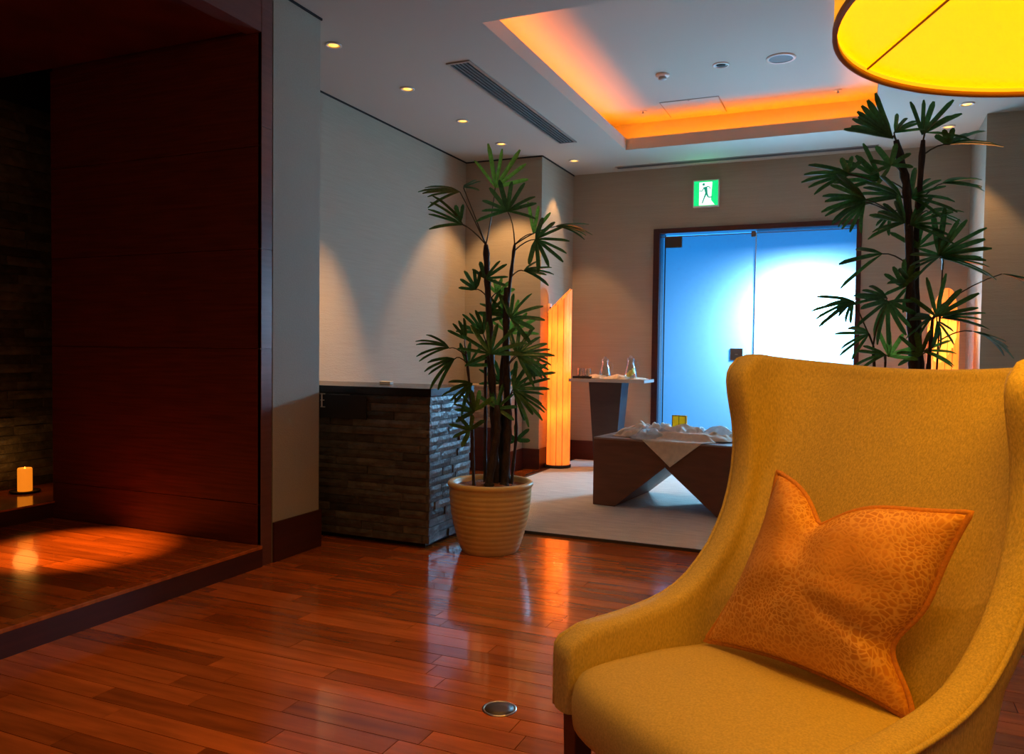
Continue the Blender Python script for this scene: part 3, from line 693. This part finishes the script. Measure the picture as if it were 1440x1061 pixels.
pp = [rim[k][-1] + (outer[path[k][0]][path[k][1]] - inner[path[k][0]][path[k][1]]).normalized() * .004 for k in range(len(path))]
MB().tube(pp, .0055, 8).build('piping', m_fabric, ch, True)
# seat cushion: rounded slab wrapping the front
def seat():
    vs = []; fs = []; n = 40; rings = []
    w0, w1, s0, s1 = .055, CW - .055, -.045, .50
    cw, cs = (w0 + w1) / 2, (s0 + s1) / 2; hw, hs = (w1 - w0) / 2, (s1 - s0) / 2
    prof = [(1.0, .345), (1.005, .36), (1.01, .38), (1.01, .40), (.995, .425), (.965, .445), (.90, .458), (.8, .466), (.6, .474), (.4, .479), (.2, .481), (.02, .482)]
    for k, z in prof:
        r = []
        for i in range(n):
            a = 2 * PI * i / n; c, s_ = math.cos(a), math.sin(a); e = 2 / 6.5 if k > .7 else 2 / 4.
            x = math.copysign(abs(c) ** e, c) * k; y_ = math.copysign(abs(s_) ** e, s_) * k
            bow = -.028 * (1 - x * x) * max(0, -y_)
            r.append(len(vs)); vs.append(CH(cs + y_ * hs + bow, cw + x * hw, z - .02 * max(0, y_)))
        rings.append(r)
    for j in range(len(rings) - 1):
        for i in range(n): fs.append((rings[j][i], rings[j][(i + 1) % n], rings[j + 1][(i + 1) % n], rings[j + 1][i]))
    fs.append(tuple(reversed(rings[0]))); fs.append(tuple(rings[-1]))
    me = pyd(vs, fs, 'seat'); bm = bmesh.new(); bm.from_mesh(me); bmesh.ops.recalc_face_normals(bm, faces=bm.faces); bm.to_mesh(me); bm.free()
    return link('seat', me, m_seatf, ch, True)
seat()
def cbox(name, s0, s1, w0, w1, z0, z1, m, tp=0):
    ms, mw = (s0 + s1) / 2, (w0 + w1) / 2
    lo = [(ms + (s - ms) * (1 - tp), mw + (w_ - mw) * (1 - tp)) for s, w_ in ((s0, w0), (s0, w1), (s1, w1), (s1, w0))]
    hi = [(s0, w0), (s0, w1), (s1, w1), (s1, w0)]
    return MB().add([CH(a, b, z0) for a, b in lo] + [CH(a, b, z1) for a, b in hi], BF).build(name, m, ch, bevel=.003)
cbox('seat_rail', .005, .03, .05, CW - .05, .30, .346, m_legw); cbox('seat_rail', .03, .60, .03, .055, .30, .346, m_legw)
cbox('seat_rail', .03, .60, CW - .055, CW - .03, .30, .346, m_legw); cbox('seat_rail', .58, .605, .05, CW - .05, .30, .346, m_legw)
for s, w_ in ((.0, .012), (.0, CW - .062), (.50, .03), (.50, CW - .08)):
    cbox('leg', s, s + .05, w_, w_ + .05, 0, .346, m_legw, .25)

# pillow
def pillow():
    n = 44; BL, BR, TL, TR = (.335, .115, .468), (.405, .60, .455), (.445, .225, .88), (.475, .655, .86)
    BLv, BRv, TLv, TRv = [Vector(q) for q in (BL, BR, TL, TR)]
    nrm = (BRv - BLv).cross(TLv - BLv).normalized()
    if nrm.x > 0: nrm = -nrm
    def base(u, v):
        p = BLv * (1 - u) * (1 - v) + BRv * u * (1 - v) + TLv * (1 - u) * v + TRv * u * v
        eu = 1 - (2 * u - 1) ** 2; ev = 1 - (2 * v - 1) ** 2
        p += (BRv - BLv) * ((.5 - u) * .12 * ev) + (TLv - BLv) * ((.5 - v) * .12 * eu)
        p += (TLv - BLv) * (-.165 * math.exp(-(abs(u - .36) / .13) ** 1.4) * v ** 3)
        p += (BLv - BRv) * (.10 * math.exp(-((v - .30) / .16) ** 2) * u ** 4)
        return p
    vs = []; fs = []; g = {}
    for side in (0, 1):
        for j in range(n + 1):
            for i in range(n + 1):
                u, v = i / n, j / n; ed = i in (0, n) or j in (0, n)
                if side and ed: g[1, i, j] = g[0, i, j]; continue
                h = .098 * (max(0, 1 - (2 * u - 1) ** 2) ** .5) * (max(0, 1 - (2 * v - 1) ** 2) ** .5)
                h *= 1 - .45 * math.exp(-((u - .36) / .13) ** 2) * v ** 2
                h *= 1 - .38 * math.exp(-((v - .30 - .25 * (1 - u)) / .05) ** 2) * max(0, u - .45) * 1.8
                h += .010 * noise.noise(Vector((u * 5, v * 5, 3 + side))) * (0 if ed else 1) * min(1, 8 * u * (1 - u)) * min(1, 8 * v * (1 - v))
                q = base(u, v) + nrm * h * (1 if side == 0 else -.55)
                g[side, i, j] = len(vs); vs.append(CH(*q))
        for j in range(n):
            for i in range(n):
                f = (g[side, i, j], g[side, i + 1, j], g[side, i + 1, j + 1], g[side, i, j + 1]); fs.append(f if side == 0 else f[::-1])
    me = pyd(vs, fs, 'pillow'); bm = bmesh.new(); bm.from_mesh(me); bmesh.ops.recalc_face_normals(bm, faces=bm.faces); bm.to_mesh(me); bm.free()
    pl = empty('throw_pillow', O0, 0, 'orange patterned throw pillow with piping on the wing chair', 'pillow')
    cv = link('pillow_cover', me, m_pillow, pl, True)
    ring = [(i, 0) for i in range(n)] + [(n, j) for j in range(n)] + [(n - i, n) for i in range(n)] + [(0, n - j) for j in range(n)]
    MB().tube([vs[g[0, i, j]] for i, j in ring], .0062, 8, close=True).build('piping', m_pipe, pl, True)
pillow()

# ================================================================== SHADE LAMP
LC = Vector((.361, 1.292, 1.62)); SR = .405
fl = empty('floor_lamp', (LC.x, LC.y, 0), 0, 'large yellow drum shade lamp standing beside the wing chair', 'floor lamp')
m_diff = mat('lit_shade_diffuser', (.8, .6, .1), .6, emit=(2.2, .74, .0), es=1.0)
m_shade = mat('lit_shade_fabric', (.8, .55, .1), .7, emit=(1.0, .42, .01), es=.85)
MB().lathe([(SR, 1.62), (SR, 2.0), (SR - .003, 2.0), (SR - .003, 1.62)], 96, cap=False).build('shade', m_shade, fl, True)
MB().lathe([(SR - .004, 1.632), (SR - .004, 1.634)], 96).build('diffuser', m_diff, fl)
MB().lathe([(SR + .002, 1.617), (SR + .002, 1.625), (SR - .005, 1.625), (SR - .005, 1.617), (SR + .002, 1.617)], 96, cap=False).build('rim', mat('shade_trim', (.30, .15, .02), .6), fl, True)
lamp('shade_lamp_light', 'AREA', (LC.x, LC.y, 1.615), (1.0, .40, .006), 7.5, .7, rot=(0, 0, 0))
P0 = Vector((.0042 - LC.x, 1.4695 - LC.y)); dd = Vector((.122, -.3074)).normalized(); tq = -2 * P0.dot(dd) / dd.dot(dd); P1 = P0 + dd * tq
MB().tube([(P0.x, P0.y, 1.6295), (P1.x, P1.y, 1.6295)], .002, 6).build('diffuser_seam', mat('seam', (.25, .13, .01), .6), fl)
MB().lathe([(.012, .03), (.012, 1.63)], 16).build('pole', m_bronze, fl, True)
MB().lathe([(.15, 0), (.155, .006), (.15, .02), (.02, .03)], 40).build('base', m_bronze, fl, True)

# ================================================================== small floor things
fo = empty('floor_outlet', (-1.028, 2.298, 0), 0, 'round steel floor outlet cover set in the planks', 'outlet')
MB().lathe([(.056, -.001), (.056, .003), (.050, .0045), (.048, .002)], 40).build('ring', m_steel, fo, True)
MB().lathe([(.047, .001), (.047, .0035), (.02, .004)], 36).build('cap', m_cap, fo, True)
cnd = empty('pillar_candle', (-4.86, 3.40, .212), 0, 'lit pillar candle on a dark dish on the alcove ledge', 'candle')
MB().lathe([(.06, 0), (.085, .006), (.088, .014), (.08, .012), (.02, .008)], 28).build('dish', m_blackm, cnd, True)
MB().lathe([(.041, .010), (.042, .015), (.042, .150), (.039, .157), (.030, .150), (.004, .147)], 28).build('wax_body', m_wax, cnd, True)
MB().lathe([(.002, .147), (.006, .152), (.004, .160), (.001, .165)], 10).build('flame', m_flame, cnd, True)
lamp('candle_light', 'POINT', (-4.86, 3.40, .45), (1.0, .38, .06), .45, .07)

# ================================================================== PALMS
def leaflet_mesh(seed, droop, fold):
    rr = random.Random(seed); n = 7; vs = []; fs = []
    for i in range(n + 1):
        t = i / n; wd = .046 * (min(1, t * 3.2 + .16)) * (1 if t < .85 else 1 - (t - .85) * 4.0); z = -droop * t * t
        x = t; vs += [(x, -wd, z + fold * wd * 3), (x, 0, z), (x, wd, z + fold * wd * 3)]
    for i in range(n):
        a = i * 3; fs += [(a, a + 1, a + 4, a + 3), (a + 1, a + 2, a + 5, a + 4)]
    return pyd(vs, fs, 'leaflet')
LM = {}
for key, m in (('d', m_leaf), ('y', m_leaf_lit)):
    LM[key] = []
    for k in range(5):
        me = leaflet_mesh(k, .04 + .07 * k, .25); me.materials.append(m); me.shade_smooth(); LM[key].append(me)
def palm(name, loc, mpp, px0, py0, z0, stems, fans, label, seed):
    """loc = base; fans listed as hub offset (right, up) and forward depth in metres, heading in degrees, spread, length, count"""
    rr = random.Random(seed); o = empty(name, loc, 0, label, 'plant')
    prof = [(.16, 0), (.163, .004)]; nrib = 13
    for k in range(nrib * 6 + 1):
        t = k / (nrib * 6); r = .163 + (.236 - .163) * math.sin(t * PI / 2) ** .85; r += .0022 * abs(math.sin(t * nrib * PI)); prof.append((r, .006 + t * .365))
    prof += [(.243, .375), (.247, .382), (.247, .395), (.24, .402), (.218, .402), (.212, .39), (.21, .36), (.16, .35), (.01, .35)]
    MB().lathe(prof, 64).build('pot', m_pot, o, True)
    vs = []; fs = []; n = 26; m_ = 9
    for j in range(m_ + 1):
        for i in range(n):
            a = 2 * PI * i / n; r = .212 * (1 - j / m_) + .001
            vs.append((r * math.cos(a), r * math.sin(a), .372 + .02 * (j / m_) + .014 * noise.noise(Vector((r * 40 * math.cos(a), r * 40 * math.sin(a), seed)))))
    for j in range(m_):
        for i in range(n): fs.append((j * n + i, j * n + (i + 1) % n, (j + 1) * n + (i + 1) % n, (j + 1) * n + i))
    link('soil', pyd(vs, fs), m_soil, o, True)
    def L(x, dep, z): return RIGHT * x + FWD * dep + UP * z
    sp_ = []
    for pts, r in stems:
        P = [L(*q) for q in pts]; pts2 = []; rad = []
        for k in range(len(P) - 1):
            for q in range(6):
                t = q / 6; v = P[k].lerp(P[k + 1], t) + Vector((noise.noise(Vector((k, q, seed))), noise.noise(Vector((k, q, seed + 5))), 0)) * r * .35
                pts2.append(v); rad.append(r * (1.0 + .28 * ((q + k) % 3 == 0)) * (1 - .35 * (k + t) / (len(P) - 1)))
        pts2.append(P[-1]); rad.append(r * .5)
        MB().tube(pts2, rad, 8).build('stem', m_stem, o, True); sp_ += pts2
    for fi, f in enumerate(fans):
        x, dep, z, ang, spr, ln, cnt_, kd, tl = f
        hub = L(x, dep, z); c = [q for q in sp_ if q.z < hub.z + .02 and q.z > hub.z - .60] or sp_
        s0 = min(c, key=lambda q: (q - hub).length + .5 * abs((hub.z - q.z) - .22))
        mid = s0.lerp(hub, .5) + UP * .04 + (RIGHT * (1 if x > 0 else -1)) * .015
        pts2 = [s0.lerp(mid, t / 4).lerp(mid.lerp(hub, t / 4), t / 4) for t in range(5)]
        fr = MB().tube(pts2, [.0042, .0038, .0034, .003, .003], 6).build('frond', m_pet, o, True)
        a = math.radians(ang); cdir = RIGHT * math.cos(a) + UP * math.sin(a); sd = RIGHT * -math.sin(a) + UP * math.cos(a)
        sd = (sd * math.cos(tl) + FWD * math.sin(tl)).normalized(); cdir = (cdir + FWD * rr.uniform(-.35, .25)).normalized()
        for k in range(cnt_):
            t = math.radians((k / (cnt_ - 1) - .5) * spr + rr.uniform(-4, 4)) if cnt_ > 1 else 0
            d = (cdir * math.cos(t) + sd * math.sin(t)).normalized(); nz = cdir.cross(sd).normalized()
            if nz.z < -.05: nz = -nz
            nz = (nz + UP * .35).normalized(); yv = nz.cross(d).normalized(); nz = d.cross(yv)
            l = ln * rr.uniform(.82, 1.08) * (1 - .18 * abs(t) / PI)
            ob = bpy.data.objects.new('leaflet', rr.choice(LM[kd][:3] if abs(ang - 90) < 50 else LM[kd])); sc.collection.objects.link(ob); ob.parent = fr
            mt = Matrix((d, yv, nz)).transposed().to_4x4(); mt = Matrix.Translation(hub) @ mt @ Matrix.Diagonal((l, max(.24, l) * rr.uniform(.85, 1.25), l, 1))
            ob.matrix_local = mt
    return o
#@@FANS@@
STEMS_A = [([(0.023, 0.0, 0.349), (0.025, 0, 0.406), (0.02, 0, 0.717), (-0.009, 0.02, 1.125), (-0.025, 0.02, 1.453), (-0.042, 0.03, 1.762)], 0.024), ([(0.078, -0.028499999999999998, 0.355), (0.082, -0.03, 0.412), (0.098, -0.03, 0.72), (0.082, 0, 1.126), (0.078, 0, 1.515)], 0.025), ([(-0.091, -0.0475, 0.356), (-0.096, -0.05, 0.413), (-0.104, -0.05, 0.68), (-0.121, -0.03, 0.921), (-0.151, 0, 1.156)], 0.01), ([(-0.033, 0.0475, 0.34), (-0.034, 0.05, 0.397), (-0.034, 0.05, 0.711), (-0.038, 0.05, 1.042), (-0.01, 0.05, 1.455)], 0.011), ([(0.054, 0.038, 0.343), (0.057, 0.04, 0.4), (0.048, 0.04, 0.755), (0.057, 0.05, 1.043), (0.098, 0, 1.535), (0.123, 0, 1.76)], 0.013), ([(0.116, 0.0, 0.35), (0.123, 0.0, 0.407), (0.147, 0, 0.677), (0.139, 0, 0.882)], 0.01), ([(-0.006, -0.076, 0.362), (-0.006, -0.08, 0.419), (0.034, -0.08, 0.684), (0.034, -0.08, 0.845)], 0.026), ([(0.093, 0.0475, 0.341), (0.098, 0.05, 0.399), (0.057, 0.05, 0.63), (0.081, 0.05, 0.837)], 0.024)]
FANS_A = [(0.008, 0, 2.082, 68, 110, 0.238, 6, 'y', 0.2), (-0.195, 0.05, 2.065, 175, 60, 0.236, 5, 'd', 1.1), (-0.169, -0.05, 2.07, 30, 90, 0.105, 4, 'd', 0.9), (-0.175, 0.05, 1.875, 150, 55, 0.241, 5, 'd', 0.7), (-0.189, 0.02, 1.882, 95, 30, 0.12, 2, 'd', 0.2), (0.082, -0.1, 1.93, 92, 200, 0.2, 10, 'd', 0.15), (0.24, -0.05, 1.783, -15, 170, 0.202, 9, 'd', 0.3), (0.23, 0.05, 1.83, 75, 50, 0.181, 3, 'y', 0.2), (0.354, 0.05, 1.873, 5, 60, 0.206, 6, 'd', 1.1), (0.176, 0, 1.61, 10, 80, 0.162, 6, 'd', 0.8), (-0.041, 0, 1.562, 60, 160, 0.145, 7, 'd', 0.4), (-0.1, 0.04, 1.503, 120, 110, 0.146, 5, 'd', 0.5), (0.031, 0.1, 1.48, 80, 120, 0.113, 5, 'y', 0.3), (0.106, -0.05, 1.337, 30, 160, 0.185, 7, 'd', 0.4), (0.081, 0.05, 1.353, 150, 90, 0.181, 5, 'd', 0.4), (-0.241, -0.05, 1.163, 165, 70, 0.202, 5, 'd', 0.8), (-0.213, 0, 1.102, 205, 70, 0.204, 5, 'd', 0.6), (-0.154, 0.05, 1.214, 120, 70, 0.129, 4, 'd', 0.5), (-0.005, -0.12, 1.134, 100, 200, 0.215, 9, 'd', 0.3), (-0.053, 0.1, 1.249, 130, 90, 0.174, 6, 'd', 0.4), (0.142, -0.12, 1.128, 25, 170, 0.215, 9, 'd', 0.3), (0.175, -0.05, 1.136, -30, 90, 0.193, 6, 'd', 0.6), (0.094, 0.1, 1.251, 75, 140, 0.209, 7, 'y', 0.3), (0.052, 0.1, 0.958, 100, 160, 0.182, 7, 'd', 0.5), (0.122, -0.1, 0.935, 10, 150, 0.225, 8, 'd', 0.4), (0.122, -0.08, 0.918, -25, 70, 0.226, 5, 'd', 0.7), (-0.106, -0.08, 0.964, 205, 90, 0.184, 6, 'd', 0.6), (-0.093, -0.1, 0.805, 150, 110, 0.141, 5, 'd', 0.4), (-0.085, -0.1, 0.813, 55, 40, 0.15, 2, 'y', 0.2), (-0.117, -0.1, 0.701, 140, 200, 0.116, 6, 'd', 0.3), (0.147, 0, 0.636, 100, 200, 0.111, 5, 'd', 0.4), (-0.135, 0.08, 1.061, 60, 120, 0.173, 5, 'd', 0.5), (0.218, 0.05, 1.004, 60, 100, 0.155, 5, 'd', 0.4), (0.034, -0.05, 0.823, 60, 180, 0.151, 6, 'd', 0.4), (-0.01, 0.05, 1.373, 45, 120, 0.155, 5, 'd', 0.4)]
STEMS_B = [([(0.017, 0.0, 0.359), (0.028, 0, 0.591), (0.018, 0, 1.048), (-0.011, 0, 1.434), (-0.028, 0, 1.75), (-0.049, 0, 1.996), (-0.105, 0, 2.206)], 0.026), ([(0.053, 0.03, 0.353), (0.089, 0.05, 0.584), (0.075, 0.05, 1.047), (0.034, 0.04, 1.437), (0.017, 0.02, 1.754), (0.028, 0, 2.208)], 0.02), ([(0.039, -0.03, 0.365), (0.065, -0.05, 0.599), (0.058, -0.05, 1.05), (0.072, -0.05, 1.328)], 0.012), ([(-0.114, 0.0, 0.357), (-0.19, 0, 0.659), (-0.179, 0, 1.046), (-0.19, 0, 1.2)], 0.01), ([(-0.076, 0.0, 0.358), (-0.127, 0, 0.659), (-0.13, 0, 1.046), (-0.127, 0, 1.152)], 0.007), ([(0.092, 0.03, 0.354), (0.153, 0.05, 0.621), (0.153, 0.05, 1.048), (0.141, 0, 1.577)], 0.006)]
FANS_B = [(0.021, 0, 2.233, 68, 75, 0.219, 5, 'd', 0.3), (0.028, 0, 2.243, 15, 30, 0.263, 2, 'd', 0.3), (-0.12, 0, 2.213, 150, 45, 0.292, 8, 'd', 0.3), (-0.112, 0, 2.241, 40, 70, 0.146, 5, 'd', 0.5), (-0.15, -0.05, 2.071, 120, 240, 0.123, 7, 'd', 0.4), (0.158, 0, 2.188, 20, 50, 0.263, 5, 'd', 0.9), (0.158, 0, 2.188, 120, 60, 0.095, 3, 'd', 0.4), (-0.323, 0, 2.035, 180, 40, 0.227, 5, 'd', 0.7), (-0.337, 0, 2.042, 80, 60, 0.095, 3, 'd', 0.5), (-0.153, 0.05, 2.023, 155, 80, 0.215, 6, 'd', 0.5), (0.153, 0.05, 2.009, 5, 60, 0.207, 6, 'd', 0.9), (-0.268, -0.05, 1.907, 178, 80, 0.224, 9, 'd', 0.5), (-0.268, -0.05, 1.893, 225, 70, 0.18, 6, 'd', 0.5), (-0.028, 0, 1.926, 20, 120, 0.212, 7, 'd', 0.6), (-0.07, 0, 1.926, 165, 60, 0.219, 6, 'd', 0.9), (-0.089, 0.05, 1.864, 225, 70, 0.141, 4, 'd', 0.4), (-0.074, -0.05, 1.795, 160, 80, 0.209, 7, 'd', 0.6), (-0.049, -0.05, 1.784, 20, 100, 0.224, 7, 'd', 0.6), (0.089, 0.05, 1.866, 0, 60, 0.163, 4, 'd', 0.8), (0.077, -0.08, 1.637, 45, 110, 0.236, 8, 'd', 0.3), (0.084, -0.08, 1.623, -5, 50, 0.258, 5, 'd', 0.9), (0.1, -0.05, 1.633, 200, 60, 0.18, 4, 'd', 0.8), (-0.132, 0.05, 1.657, 195, 50, 0.267, 3, 'd', 0.4), (0.463, 0.05, 1.564, -12, 30, 0.193, 5, 'd', 1.1), (-0.292, 0, 1.417, 195, 60, 0.212, 6, 'd', 0.6), (-0.292, 0, 1.417, 240, 50, 0.132, 3, 'd', 0.4), (-0.167, -0.1, 1.412, 265, 190, 0.207, 10, 'd', 0.25), (-0.174, -0.1, 1.426, 170, 50, 0.2, 4, 'd', 0.7), (0.066, -0.1, 1.339, 75, 120, 0.2, 6, 'd', 0.3), (0.098, -0.08, 1.334, 5, 50, 0.236, 6, 'd', 1.0), (0.072, -0.05, 1.335, 200, 80, 0.159, 5, 'd', 0.6), (0.093, -0.05, 1.321, -60, 80, 0.144, 4, 'd', 0.5), (0.295, 0, 1.276, -15, 25, 0.234, 5, 'd', 1.2), (-0.136, -0.05, 1.145, 50, 110, 0.159, 5, 'y', 0.3), (-0.15, -0.05, 1.152, 180, 60, 0.166, 4, 'd', 0.6), (0.03, -0.05, 1.171, -2, 60, 0.18, 4, 'y', 0.8), (0.023, -0.05, 1.154, 140, 120, 0.144, 5, 'd', 0.4), (-0.211, 0, 1.256, 200, 100, 0.175, 5, 'd', 0.6), (-0.007, 0, 1.505, 200, 120, 0.168, 5, 'd', 0.5), (0.011, 0.0, 1.68, 60, 160, 0.161, 6, 'd', 0.5), (-0.049, 0.0, 1.486, 100, 90, 0.139, 5, 'd', 0.5)]
palm('potted_palm', (-1.927, 4.145, 0), 0, 0, 0, 0, STEMS_A, FANS_A, 'potted palm in ribbed cream pot beside the stone counter', 3)
palm('potted_palm', (0.244, 4.392, 0), 0, 0, 0, 0, STEMS_B, FANS_B, 'tall potted palm rising behind the back of the wing chair', 5)
